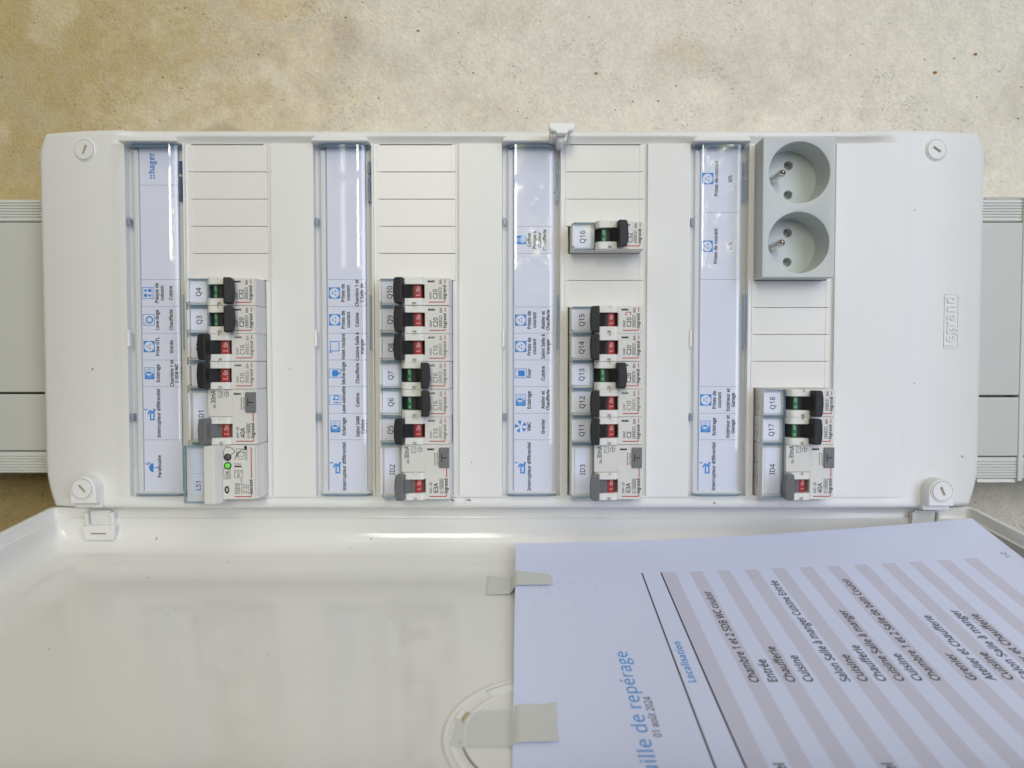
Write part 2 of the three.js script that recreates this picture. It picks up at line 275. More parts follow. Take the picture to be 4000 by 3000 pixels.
// depth of the moulded cover at x, y (heights follow the mouldings seen in the photograph)
const X1 = 311.5, XB = 252;
const outline = (y) => X1 - (y > 133.5 ? 5.4 * ((y - 133.5) / 17.2) ** 2 : 0) - (y < -66 ? 6 * ((-66 - y) / 30) ** 2 : 0);
function land(ax) { return ax > XB ? -0.0021 * (ax - XB) ** 2 - 0.8 * sstep(XB, XB + 8, ax) : 0; }
function coverZ(x, y) {
  const ax = Math.abs(x), e = Math.min(X1 - ax, 150.7 - y, y + 96.2);
  let z = land(ax);
  const rowRel = ROWS.map((c) => x - c);
  // channel under the top rim
  const ch = x < 0 ? sstep(-258, -244, x) : sstep(250, 222, x);
  if (y > 141) { const t = (y - 141) / 9.7; const prof = -8.2 + 5.4 * sstep(0.05, 0.62, t); z = z * (1 - ch) + Math.min(prof, -2.6) * ch; if (ch < 1) z = Math.min(z, land(ax)); }
  // shallow step and rim along the bottom
  const cb = sstep(262, 232, ax);
  if (y < -88.2) { const t = (-88.2 - y) / 8; z -= cb * (1.6 - 1.6 * sstep(0.12, 0.35, t)); }
  if (y <= 141 && y >= -88.2) for (const r of rowRel) {
    if (r > -66.2 && r < -28.6 && y > -87.6) z = -5.2;                     // label bay
    else if (r >= -28.6 && r < -27.4 && y > -87.4) z = 0.6;                 // ridge beside the bay
    else if (r >= -27.4 && r < -23.4 && y > -87.4) z = -1.6;
    else if (r >= -23.4 && r < 23.3 && y > -87.0 && y < 140.55) z = -13;     // opening for the devices
    else if (r >= 23.3 && r < 27.8 && y > -87.4) z = -2.4;
  }
  if (e < 4) z -= 4 - Math.sqrt(Math.max(0, 16 - (4 - e) ** 2));            // rounded rim
  return z;
}
{
  const lines = (a, b, step, edges) => {
    const s = new Set(); for (let v = a; v <= b + 1e-6; v += step) s.add(+v.toFixed(3));
    for (const e of edges) { s.add(+(e - 0.12).toFixed(3)); s.add(+(e + 0.12).toFixed(3)); }
    const near = [...edges]; return [...s].filter((v) => v >= a && v <= b && (near.every((e) => Math.abs(v - e) > 0.5) || near.some((e) => Math.abs(Math.abs(v - e) - 0.12) < 0.002))).concat([a, b]).sort((p, q) => p - q).filter((v, i, A) => !i || v - A[i - 1] > 0.01);
  };
  const ex = []; for (const c of ROWS) for (const r of [-66.2, -28.6, -27.4, -23.4, 23.3, 27.8]) ex.push(c + r);
  const rimX = [0, 0.15, 0.5, 1, 1.6, 2.3, 3.1, 4], xs0 = lines(-X1, X1, 3, ex), ys0 = lines(-96.2, 150.7, 2.2, [141, 140.55, -87.0, -87.4, -87.6, -88.2]);
  const xs = [...new Set([...xs0, ...rimX.flatMap((v) => [-X1 + v, X1 - v])])].sort((a, b) => a - b), ys = [...new Set([...ys0, ...rimX.flatMap((v) => [-96.2 + v, 150.7 - v]), 141.4, 142, 142.8, 143.6, 144.6, 145.6, 146.4, -88.6, -89, -89.5, -90, -90.6, -91.2])].sort((a, b) => a - b);
  const pos = [], uv = [], idx = [], nx = xs.length, ny = ys.length;
  const put = (x, y, z) => { const ax = Math.abs(x), o = outline(y), xx = ax > XB ? Math.sign(x) * (XB + (ax - XB) * (o - XB) / (X1 - XB)) : x; pos.push(xx, y, z); uv.push(xx / 700 + 0.5, y / 700 + 0.5); };
  for (const y of ys) for (const x of xs) put(x, y, coverZ(x, y));
  for (let j = 0; j < ny - 1; j++) for (let i = 0; i < nx - 1; i++) { const a = j * nx + i; idx.push(a, a + 1, a + nx, a + 1, a + nx + 1, a + nx); }
  const skirt = (list) => { const s = pos.length / 3; for (const k of list) { pos.push(pos[3 * k], pos[3 * k + 1], -17); uv.push(uv[2 * k], uv[2 * k + 1]); } for (let i = 0; i < list.length - 1; i++) idx.push(list[i], s + i, list[i + 1], list[i + 1], s + i, s + i + 1); };
  skirt([...Array(nx).keys()]); skirt([...Array(nx).keys()].map((i) => (ny - 1) * nx + nx - 1 - i)); skirt([...Array(ny).keys()].map((j) => (ny - 1 - j) * nx)); skirt([...Array(ny).keys()].map((j) => j * nx + nx - 1));
  let g = new THREE.BufferGeometry(); g.setAttribute('position', new THREE.Float32BufferAttribute(pos, 3)); g.setAttribute('uv', new THREE.Float32BufferAttribute(uv, 2)); g.setIndex(idx);
  g = toCreasedNormals(g, 0.5); mk('front_cover', g, M.cover, board);
  mk('enclosure_body', box(-305, 305, -92, 147.5, -84, -16, 4), M.white, board);
}
const tilt = (m, x) => { m.rotation.y = Math.atan(0.0042 * (Math.abs(x) - XB) * (Math.abs(x) > XB ? 1 : 0)) * Math.sign(x); return m; };
// slotted screw covers
function screwCap(parent, x, y, z, slotTurn, turned) {
  const o = new THREE.Group(); o.name = 'screw_cover'; o.position.set(x * MM, y * MM, z * MM); parent.add(o); if (turned) tilt(o, x);
  const s = new THREE.Shape(); s.absarc(0, 0, 6.2, 0, Math.PI * 2);
  const h = new THREE.Path(), c = Math.cos(slotTurn), n = Math.sin(slotTurn), q = (a, b) => [a * c - b * n, a * n + b * c];
  [[-2.9, -0.8], [2.9, -0.8], [2.9, 0.8], [-2.9, 0.8]].forEach(([a, b], i) => h[i ? 'lineTo' : 'moveTo'](...q(a, b))); h.closePath(); s.holes.push(h);
  mk('cap', extZ(s, -1, 0.95, 0.2, 40), M.white, o);
  mk('collar', new THREE.LatheGeometry([[6.5, -1], [6.5, 0.45], [6.7, 0.6], [7.2, 0.5], [7.6, -0.2], [7.6, -1]].map((p) => new THREE.Vector2(...p)), 48).rotateX(Math.PI / 2), M.white, o);
  mk('slot', cylZ(0, 0, 5.8, -0.6, 0.2), M.slot, o);  // brown disc paints the shade at the bottom of the slot
}
screwCap(board, -276.4, 137.4, land(276.4), 1.15, true);
screwCap(board, 274.4, 137.4, land(274.4), -0.55, true);
// hinge bosses at the bottom corners, each with a slotted cover
for (const [x, y, a] of [[-276.4, -81.6, -0.85], [276.6, -83.2, 2.0]]) {
  const o = new THREE.Group(); o.name = 'hinge_boss'; o.position.set(x * MM, y * MM, (land(276) + 0) * MM); board.add(o);
  mk('housing', extZ([...arc(0, 0, 8.2, 0, 180, 20), [-8.2, -9.3], [8.2, -9.3]], -3, 9.5, 0.7), M.white, o);
  mk('housing_foot', box(-8.6, 8.6, -13.2, -9.0, -6, 4, 0.8), M.white, o);
  screwCap(o, 0, 0.4, 9.6, a, false);
  o.children.filter((c) => c.name === 'screw_cover').forEach((c) => { while (c.children.length) { const m = c.children[0]; m.position.copy(c.position); o.add(m); } o.remove(c); });   // keep thing > part > sub-part
}
// maker's name in relief on the right end
{
  const o = new THREE.Group(); o.name = 'raised_nameplate'; o.position.set(287.2 * MM, 26.8 * MM, (land(287.2) + 0.15) * MM); board.add(o); tilt(o, 287.2);
  mk('nameplate_frame', [box(-5.2, -4.8, -17.6, 17.6, -0.5, 0.25, 0.15), box(4.8, 5.2, -17.6, 17.6, -0.5, 0.25, 0.15), box(-5.2, 5.2, 17.3, 17.7, -0.5, 0.25, 0.15), box(-5.2, 5.2, -17.7, -17.3, -0.5, 0.25, 0.15)], M.white, o);
  const font = await new FontLoader().loadAsync('fonts/droid/droid_sans_bold.typeface.json');
  const tg = new TextGeometry('legrand', { font, size: 7.6, depth: 0.8, curveSegments: 6, bevelEnabled: true, bevelSize: 0.12, bevelThickness: 0.15, bevelSegments: 2 });
  tg.computeBoundingBox(); const bb = tg.boundingBox, k = 32.5 / (bb.max.x - bb.min.x); tg.translate(-(bb.min.x + bb.max.x) / 2, -(bb.min.y + bb.max.y) / 2 , -0.55).scale(k, 1, 1).rotateZ(Math.PI / 2);
  mk('raised_lettering', tg, M.white, o);
}
// catch that holds the door shut, standing up from the top rim
{
  const o = new THREE.Group(); o.name = 'door_catch'; o.position.set(30.6 * MM, 142 * MM, -2 * MM); board.add(o);
  mk('catch_prong', box(-7.2, -4.4, -2, 2.6, -2, 19, 0.9), M.clipClear, o); mk('catch_prong', box(4.4, 7.2, -2, 2.6, -2, 19, 0.9), M.clipClear, o);
  mk('catch_tongue', extZ([[-3.2, 1.6], [3.2, 1.6], [2.4, -3.4], [1, -4.6], [-1, -4.6], [-2.4, -3.4]], -6, 17, 0.5), M.clipClear, o);
  mk('catch_head', extZ([[-7.6, 5.0], [7.6, 5.0], [7.9, 2.2], [6.6, 0.4], [4.2, 0], [3.0, -1.6], [-3.0, -1.6], [-4.2, 0], [-6.6, 0.4], [-7.9, 2.2]], 17, 23, 0.7), M.clipClear, o);
  mk('catch_foot', box(-7.6, 7.6, -3.4, 3.2, -6, -1, 0.8), M.clipClear, o);
}
for (const x of [-39.4, -28.6]) { const o = new THREE.Group(); o.name = 'fixing_hole'; o.position.set(x * MM, -91.2 * MM, -0.2 * MM); board.add(o); mk('hole_rim', new THREE.TorusGeometry(2.0, 0.5, 8, 24), M.white, o); mk('hole_shade', cylZ(0, 0, 1.7, -0.5, 0.1, 20), M.dark, o); mk('hole_pin', cylZ(-0.6, -0.35, 1.25, -0.3, 0.5, 20), M.white, o); }  // dark disc stands for the shade inside the hole

// label strips: paper behind a clear domed cover, under a small white hood
const STRIP = canvas(1800, 832), sg = STRIP.getContext('2d');
const SP = 7.9;                                                            // pixels per mm on the strips
function stripText(g, lines, x, y, size, lh, o = {}) { lines.forEach((s, i) => text(g, s, x, y + i * lh, size, { align: 'center', color: '#15131a', heavy: 1.3, ...o })); }
const ICON = {
  hob(g) { g.strokeRect(-2.1, -2.1, 4.2, 4.2); for (const [x, y, r] of [[-0.9, -1, 0.65], [0.95, -1, 0.5], [-0.9, 0.5, 0.5], [0.95, 0.5, 0.65]]) { g.beginPath(); g.arc(x, y, r, 0, 6.3); g.fill(); } g.beginPath(); g.moveTo(-2.1, 1.4); g.lineTo(2.1, 1.4); g.stroke(); },
  washer(g) { g.strokeRect(-2, -2.1, 4, 4.2); g.lineWidth = 0.5; g.beginPath(); g.arc(0, 0.3, 1.15, 0, 6.3); g.stroke(); g.fillRect(-1.6, -1.7, 0.5, 0.3); },
  socket(g) { g.fillRect(-2.1, -2.1, 4.2, 4.2); g.fillStyle = '#eaecf9'; g.beginPath(); g.arc(0, 0, 1.85, 0, 6.3); g.fill(); g.fillStyle = BLUE; for (const [x, y] of [[-0.7, 0.35], [0.7, 0.35]]) { g.beginPath(); g.arc(x, y, 0.27, 0, 6.3); g.fill(); } g.lineWidth = 0.16; g.beginPath(); g.arc(0, -0.65, 0.32, 0, 6.3); g.stroke(); },
  light(g) { g.strokeRect(-2.1, -1.75, 4.2, 3.5); g.fillRect(-2.1, -1.75, 2.1, 3.5); g.fillStyle = '#eaecf9'; g.beginPath(); g.ellipse(-0.1, -0.2, 0.75, 1.05, 0, Math.PI / 2, Math.PI * 1.5); g.fill(); g.fillStyle = BLUE; g.beginPath(); g.ellipse(-0.1, -0.2, 0.75, 1.05, 0, -Math.PI / 2, Math.PI / 2); g.fill(); for (let k = 0; k < 7; k++) { const a = -1.3 + k * 0.43; g.strokeStyle = k < 9 ? BLUE : '#fff'; g.beginPath(); g.moveTo(1.1 * Math.cos(a), 1.25 * Math.sin(a)); g.lineTo(1.75 * Math.cos(a), 1.55 * Math.sin(a)); g.stroke(); } g.strokeStyle = '#eaecf9'; for (let k = 0; k < 5; k++) { const a = 1.9 + k * 0.55; g.beginPath(); g.moveTo(1.2 * Math.cos(a), 1.3 * Math.sin(a)); g.lineTo(1.8 * Math.cos(a), 1.6 * Math.sin(a)); g.stroke(); } },
  breaker(g) { g.lineWidth = 0.5; g.strokeRect(-2.4, 0.1, 2.6, 1.3); g.beginPath(); g.moveTo(0.2, 1.4); g.lineTo(0.9, 0.2); g.lineTo(0.9, -0.2); g.lineTo(-0.4, -0.9); g.stroke(); g.fillRect(0.7, 1.3, 1.0, 0.6); g.beginPath(); g.arc(1.0, 1.5, 0.45, 0, 6.3); g.fill(); g.fillRect(1.2, -2.2, 0.4, 1.2); },
  surge(g) { g.beginPath(); g.arc(-0.5, 0.9, 1.7, Math.PI, 0); g.fill(); g.lineWidth = 0.3; g.beginPath(); g.moveTo(-0.5, 0.8); g.lineTo(-0.5, 2.2); g.lineTo(-0.1, 2.4); g.stroke(); g.beginPath(); g.moveTo(1.2, -2.2); g.lineTo(0.6, -1.0); g.lineTo(1.5, -1.1); g.lineTo(1.0, -0.1); g.stroke(); },
  shutter(g) { g.lineWidth = 0.3; g.strokeRect(-1.6, -1.7, 3.5, 3.3); g.beginPath(); g.arc(-1.9, -1.6, 0.4, 0, 6.3); g.stroke(); },
  dryer(g) { g.strokeRect(-1.6, -2.1, 3.2, 4.2); g.fillRect(-1.2, -1.0, 2.4, 2.0); g.fillRect(-0.5, -1.2, 1.0, 2.9); },
  dishes(g) { g.strokeRect(-1.8, -2.1, 3.6, 4.2); g.lineWidth = 0.4; g.beginPath(); g.moveTo(-1, 1.5); g.lineTo(-1, -0.7); g.moveTo(0.1, 1.5); g.lineTo(0.1, -0.7); g.arc(0.9, 0.4, 0.8, -2, 2); g.stroke(); },
  pump(g) { g.fillRect(-1.6, -2.1, 3.2, 4.2); g.strokeStyle = '#eaecf9'; g.lineWidth = 0.3; g.beginPath(); g.arc(0, 0.7, 1.0, 0, 6.3); g.stroke(); for (let k = 0; k < 6; k++) { g.beginPath(); g.moveTo(0, 0.7); g.lineTo(0.9 * Math.cos(k * 1.047), 0.7 + 0.9 * Math.sin(k * 1.047)); g.stroke(); } g.beginPath(); g.moveTo(-0.8, -1.4); g.lineTo(0.8, -1.4); g.moveTo(-0.8, -0.9); g.lineTo(0.8, -0.9); g.stroke(); },
  oven(g) { g.strokeRect(-1.7, -2.1, 3.4, 4.2); g.fillRect(-1.1, -0.9, 2.2, 2.4); g.fillRect(-1.3, -1.7, 0.4, 0.3); g.fillRect(0.9, -1.7, 0.4, 0.3); },
  fan(g) { for (let k = 0; k < 5; k++) { g.save(); g.rotate(k * 1.2566); g.beginPath(); g.moveTo(0.1, -0.5); g.lineTo(1.0, -2.1); g.lineTo(-0.5, -2.3); g.closePath(); g.fill(); g.restore(); } },
};
const CELLS = [
  [[TOP, 114.4, 'logo'], [114.4, 53.2], [53.2, 35.7, 'hob', ['Plaque de', 'cuisson'], ['Cuisine']], [35.7, 18.2, 'washer', ['Lave-linge'], ['Chaufferie']], [18.2, 0.7, 'socket', ['Prise GTL'], ['Entrée']], [0.7, -16.8, 'light', ['Eclairage'], ['Chambre 1 et', '2 SDB WC', 'couloir']], [-16.8, -51.8, 'breaker', ['Interrupteur différentiel'], []], [-51.8, -87, 'surge', ['Parafoudre'], []]],
  [[TOP, 53.2], [53.2, 35.7, 'socket', ['Prises de', 'courant'], ['Chambre 1 et', '2 Salle de', 'bain Couloir']], [35.7, 18.2, 'socket', ['Prises de', 'courant'], ['Cuisine']], [18.2, 0.7, 'shutter', ['Volet roulant'], ['Cuisine Salle à', 'manger']], [0.7, -16.8, 'dryer', ['Sèche-linge'], ['Chaufferie']], [-16.8, -34.3, 'dishes', ['Lave-vaisselle'], ['Cuisine']], [-34.3, -51.8, 'light', ['Eclairage'], ['Salon SAM', 'Cuisine', 'Entrée']], [-51.8, -87, 'breaker', ['Interrupteur différentiel'], []]],
  [[TOP, 87.7], [87.7, 70.2, 'pump', ['Coffret', 'Pompe à', 'chaleur'], ['Chaufferie']], [70.2, 35.4], [35.4, 18.2, 'socket', ['Prises de', 'courant'], ['Atelier et', 'Chaufferie']], [18.2, 0.7, 'socket', ['Prises de', 'courant'], ['Salon Salle à', 'manger']], [0.7, -16.8, 'oven', ['Four'], ['Cuisine']], [-16.8, -34.3, 'light', ['Eclairage'], ['Atelier et', 'Chaufferie']], [-34.3, -51.8, 'fan', ['VMC'], ['Grenier']], [-51.8, -87, 'breaker', ['Interrupteur différentiel'], []]],
  [[TOP, 96.6, 'socket', ['Prises de courant'], ['GTL']], [96.6, 53.2, 'socket', ['Prises de courant'], ['GTL']], [53.2, -16.8], [-16.8, -34.3, 'socket', ['Prises de', 'courant'], ['Extérieur et', 'Garage']], [-34.3, -51.8, 'light', ['Eclairage'], ['Extérieur et', 'Garage']], [-51.8, -87, 'breaker', ['Interrupteur différentiel'], []]],
];
CELLS.forEach((cells, r) => {
  const oy = r * 208, g = sg;
  g.save(); g.beginPath(); g.rect(0, oy, 1800, 208); g.clip(); g.translate(0, oy); g.scale(SP, SP); g.fillStyle = '#eaecf9'; g.fillRect(0, 0, 228, 26.4);
  for (let k = 0; k < 260; k++) { g.fillStyle = `rgba(90,86,100,${0.05 + 0.1 * rnd()})`; g.fillRect(rnd() * 228, rnd() * 26, 0.15 + 0.2 * rnd(), 0.15); }
  for (const [ya, yb, icon, title, place] of cells) {
    const xa = yb + 87, xb = ya + 87, cx = (xa + xb) / 2;                  // along the strip, mm from its low end
    g.strokeStyle = '#73738a'; g.lineWidth = 0.16; g.beginPath(); g.moveTo(xa, 0.6); g.lineTo(xa, 26); g.stroke();
    if (!icon) continue;
    if (icon === 'logo') { text(g, 'hager', cx - 5.9, 10.4, 5.8, { bold: true, color: '#2c7ccb', width: 13.6, heavy: 0 }); g.fillStyle = '#2c7ccb'; for (const [a, b] of [[-8.9, 0], [-8.9, 2.0], [-7.4, 0], [-7.4, 2.0]]) g.fillRect(cx + a, 7.3 + b, 1.05, 1.05); continue; }
    g.save(); g.translate(cx, 4.9); g.scale(1.75, 1.75); g.fillStyle = g.strokeStyle = BLUE; g.lineWidth = 0.2; ICON[icon](g); g.restore();
    stripText(g, title, cx, 11.5, 2.95, 3.35); stripText(g, place, cx, title.length > 2 ? 21.5 : 20.6, 2.9, 3.3);
  }
  g.strokeStyle = '#3a3848'; g.lineWidth = 0.22; g.beginPath(); g.moveTo(0, 0.35); g.lineTo(228, 0.35); g.stroke();
  g.restore();
});
const stripTex = tex(STRIP), stripMat = new THREE.MeshStandardMaterial({ map: stripTex, roughness: 0.7 });
{
  const bez = (a, c, b, n) => Array.from({ length: n + 1 }, (_, i) => { const t = i / n, u = 1 - t; return [u * u * a[0] + 2 * u * t * c[0] + t * t * b[0], u * u * a[1] + 2 * u * t * c[1] + t * t * b[1]]; });
  const shell = (g, top) => {                                                // cross-section from the left foot over the dome, inset by g
    const A = [-64.6 + g, -6.4], B = [-64.6 + g, -1.0], C = [-60.0 + g * 0.3, top - 0.54], D = [-34.2 - g * 0.3, top - 0.54], E = [-29.7 - g, -1.2], F = [-29.7 - g, -6.4], pts = [A, ...bez(B, [-64.3 + g, top - 2.1], C, 8)];
    for (let i = 1; i <= 5; i++) { const a = (20 - 4 * i) * Math.PI / 180; pts.push([C[0] + 3.08 - 9 * Math.sin(a), top - 9 + 9 * Math.cos(a)]); }
    for (let i = 0; i < 5; i++) { const a = 4 * i * Math.PI / 180; pts.push([D[0] - 3.08 + 9 * Math.sin(a), top - 9 + 9 * Math.cos(a)]); }
    return [...pts, ...bez(D, [-30.2 - g, top - 2.0], E, 8), F];
  };
  const outer = shell(0, 3.8), inner = shell(1.0, 2.8).reverse();
  const dome = extY([...outer, ...inner], -86.8, 139.4);
  const endCap = (a, b) => extY([[-63.2, -6.4], [-63.2, -1.4], [-59.6, 2.6], [-34.6, 2.6], [-30.8, -2.4], [-30.8, -6.4]], a, b), endHigh = endCap(138.6, 139.4), endLow = endCap(-86.8, -86.2);
  const hood = extZ([[-66.4, 140.4], [-65.2, 142.6], [-62.6, 144.0], [-31.6, 144.0], [-30.2, 143.2], [-29.4, 140.4]], -9, 6.4, 0.9);
  const frame = [box(-62.6, -59.2, -86.4, 138, -6.9, -3.2, 0.8), box(-62.6, -30.8, -86.4, -84.8, -6.9, -2.0, 0.4)];
  ROWS.forEach((c, r) => {
    const o = new THREE.Group(); o.name = 'label_strip'; o.position.set(c * MM, 0, 0); board.add(o);
    o.userData.label = ['label strip of the leftmost row, with the blue logo at its top', 'label strip of the second row from the left', 'label strip of the third row, mirroring foliage', 'label strip of the rightmost row, beside the power sockets'][r];
    const t = { u0: 0, u1: 225.4 * SP / 1800, v1: 1 - r * 208 / 832, v0: 1 - (r * 208 + 25.6 * SP) / 832 };
    mk('paper_label', plate(-59.0, -33.4, -86.2, 139.2, -3.6, 0.3, t), stripMat, o);
    mk('clear_cover', dome, M.clear, o);
    mk('cover_end', endHigh, M.clearEdge, o); mk('cover_end', endLow, M.clearEdge, o);
    mk('strip_hood', hood, M.white, o);
    mk('label_tray', frame, M.white, o);
    for (const y of [91, -36]) mk('hinge_tab', box(-65.4, -63.6, y - 2.6, y + 2.6, -4, -0.4, 0.4), M.tabTint, o);
    mk('latch_ridge', box(-30.6, -29.6, 8, 44, -4, -0.8, 0.3), M.paleEdge, o);
    mk('clip_window', [box(-31.4, -29.9, 122, 130, -5, -1.0), box(-31.4, -29.9, 104, 120, -5, -1.0)], r < 2 ? M.blueEdge : M.paleEdge, o);
    mk('strip_latch', extZ([[-66.2, 21], [-64.8, 20.2], [-64.6, 10.6], [-66.2, 9.4]], -3, 0.9, 0.4), M.clipClear, o);
  });
}
// blanking plates over the unused places: [row, first place, count]
{
  const b = 0.35, one = extZ([[-25.5, -P / 2 + 0.12], [25.3, -P / 2 + 0.12], [25.3, P / 2 - 0.12], [-25.5, P / 2 - 0.12]], -4, -1.3, b), lip = [box(-25.4, -22.9, -8.5, 8.5, -1.4, -1.12, 0.1), box(22.7, 25.2, -8.5, 8.5, -1.4, -1.12, 0.1)];
  const g = mergeGeometries([one.toNonIndexed(), ...lip.map((x) => x.index ? x.toNonIndexed() : x)].map((x) => { for (const k of Object.keys(x.attributes)) if (!['position', 'normal', 'uv'].includes(k)) x.deleteAttribute(k); return x; }));
  for (const [r, a, n] of [[0, 0, 5], [1, 0, 5], [2, 0, 3], [2, 4, 2], [3, 5, 4]]) for (let k = a; k < a + n; k++) { const m = mk('blanking_plate', g, M.blank, board); m.position.set((ROWS[r] + rr(-0.08, 0.08)) * MM, (TOP - P * (k + 0.5)) * MM, rr(-0.12, 0.12) * MM); m.rotation.x = rr(-0.004, 0.004); }
}

// ---------------------------------------------------------------- circuit breakers, switches, surge arrester
const atlasTex = tex(ATLAS), printMat = new THREE.MeshStandardMaterial({ map: atlasTex, roughness: 0.42 }), labelMat = new THREE.MeshStandardMaterial({ map: atlasTex, roughness: 0.65 });
const bodyProfile = [[-22.3, -22], [-22.3, 6.2], [-21.4, 9.0], [-8.2, 9.0], [-7.8, 5], [7.0, 5], [7.0, 13.9], [7.4, 14.2], [21.9, 14.2], [22.5, 13.6], [23.0, 2], [23.0, -22]];
const handleShape = (s) => { const p = [[-2.9, -7.6], [-2.5, -8.1], [1.3, -8.1], [2.2, -7.4], [2.8, -3.8], [3.0, 0], [2.8, 3.8], [2.2, 7.4], [1.3, 8.1], [-2.5, 8.1], [-2.9, 7.6]].map(([x, y]) => [s * x, y]); return extZ(s > 0 ? p : p.reverse(), 0, 6.6, 0.8); };
const handleGeo = { '-1': handleShape(-1), 1: handleShape(1) };
const archProfile = [[-7.7, 4], [-7.7, 13.6], ...arc(-4.2, 13.4, 3.3, 172, 98, 5), ...arc(3.8, 13.4, 3.3, 82, 14, 5), [7.3, 14.2], [7.3, 4]];
function archGeo(y0, y1, notch) {                                          // shoulder beside the lever, with the small window at its outer edge
  const yn = notch > 0 ? [y0, y1 - 1.7, y1] : [y0 + 1.7, y1, y0];
  const lo = Math.min(yn[0], yn[1]), hi = Math.max(yn[0], yn[1]), o0 = notch > 0 ? hi : y0, o1 = notch > 0 ? y1 : lo;
  const cut = (f) => archProfile.map(([x, z]) => [f(x), z]);
  return [box(-0.5, 2.1, Math.min(o0, o1), Math.max(o0, o1), 5, 14.6), extY(archProfile, lo, hi), extY(cut((x) => Math.min(x, -0.4)), o0, o1), extY(cut((x) => Math.max(x, 2.0)), o0, o1)];
}
const archUp = archGeo(4.4, 8.65, 1), archDown = archGeo(-8.65, -4.4, -1);
const drumAt = new THREE.CylinderGeometry(8, 8, 8.6, 48).translate(0, 0, 6);   // its axis runs along y
const onPatch = drumPatch(8.12, 6, 3, 40, -4.25, 4.25, onTile), offPatch = drumPatch(8.12, 6, -30, -8, -4.25, 4.25, offTile);
const flap = (w) => ({ pane: box(-21.2, -8.0, -w, w, 10.7, 11.3, 0.2), edge: [box(-21.3, -8.0, w - 0.75, w, 9.1, 11.4, 0.25), box(-21.3, -8.0, -w, -w + 0.75, 9.1, 11.4, 0.25), box(-8.6, -8.0, -w + 0.75, w - 0.75, 9.2, 11.4, 0.2)], clip: box(-22.2, -20.6, -w + 2.2, w - 2.2, 8.0, 11.9, 0.5) });
const flap1 = flap(8.6), flap2 = flap(17.3);
const settle = (t) => { t.position.x += rr(-0.25, 0.25) * MM; t.position.z += rr(-0.3, 0.35) * MM; t.rotation.set(rr(-0.006, 0.006), rr(-0.006, 0.006), rr(-0.003, 0.003)); return t; };
function addLever(parent, on, y, handleMat) {
  const s = on ? -1 : 1;
  const d = mk('lever_drum', drumAt, handleMat, parent); d.position.y = y * MM;
  const p = mk('state_window', on ? onPatch : offPatch, printMat, parent); p.position.y = y * MM;
  const arm = mk('lever_arm', leverGeo[s], handleMat, parent); arm.position.y = y * MM;
  const h = mk('lever', handleGeo[s], handleMat, parent); h.position.set(s * 7.8 * MM, y * MM, 16.2 * MM); h.rotation.y = s * 0.14;
}
const leverGeo = { '-1': extY([[-8.6, 18.6], [-9.6, 15.4], [-6.6, 8.5], [-0.8, 12.5], [-1.6, 14.2], [-5.4, 18.6]], -4.1, 4.1), 1: extY([[8.6, 18.6], [5.4, 18.6], [1.6, 14.2], [0.8, 12.5], [6.6, 8.5], [9.6, 15.4]], -4.1, 4.1) };
const oneBody = extY(bodyProfile, -8.65, 8.65, 0.25), twoBody = extY(bodyProfile, -17.4, 17.4, 0.25);
const sideTile = tile(17.3, 12, '#cfcec9', (g) => { g.strokeStyle = '#4a4846'; g.lineWidth = 0.3; g.beginPath(); g.moveTo(6, 1); g.lineTo(6, 4); g.lineTo(8, 7); g.moveTo(11, 1); g.lineTo(11, 4); g.lineTo(13, 7); g.moveTo(6, 8); g.lineTo(6, 11); g.moveTo(11, 8); g.lineTo(11, 11); g.stroke(); text(g, 'N', 3.2, 10, 2.2); text(g, '230 V~', 4.6, 11.4, 1.5); });
function sidePlate(w) { const g = box(-22.52, -22.3, -w, w, -3, 6), p = g.attributes.position, uv = g.attributes.uv; for (let i = 0; i < p.count; i++) uv.setXY(i, sideTile.u0 + (p.getY(i) + w) / (2 * w) * (sideTile.u1 - sideTile.u0), sideTile.v1 - (p.getZ(i) + 3) / 9 * (sideTile.v1 - sideTile.v0)); return g; }
const side1 = sidePlate(8.2), side2 = sidePlate(16.8);

function makeBreaker(row, place, q, rate, code, on, opt, label) {
  const t = thing('circuit_breaker', label, 'circuit breaker', [ROWS[row], TOP - P * (place + 0.5), (opt.up ?? 0)], 'single-module circuit breakers in the board');
  mk('body', oneBody, M.breaker, t);
  mk('shoulder', archUp, M.arch, t); mk('shoulder', archDown, M.arch, t);
  mk('printed_front', plate(7.35, 22.0, -8.6, 8.6, 14.5, 0.25, breakerPrint(rate, code, opt.pale, opt.house, opt.only)), printMat, t);
  mk('terminal_marking', side1, printMat, t);
  const l = mk('name_label', plate(-20.6, -10.4, -6.7, 6.7, 9.4, 0.25, labelTile(q)), labelMat, t); l.rotation.z = rr(-0.02, 0.02); l.position.x = rr(-0.3, 0.3) * MM;
  mk('label_window', flap1.pane, M.clear, t); mk('label_frame', flap1.edge, M.clearEdge, t); mk('label_clip', flap1.clip, M.arch, t);
  addLever(t, on, 0, M.black);
  return settle(t);
}
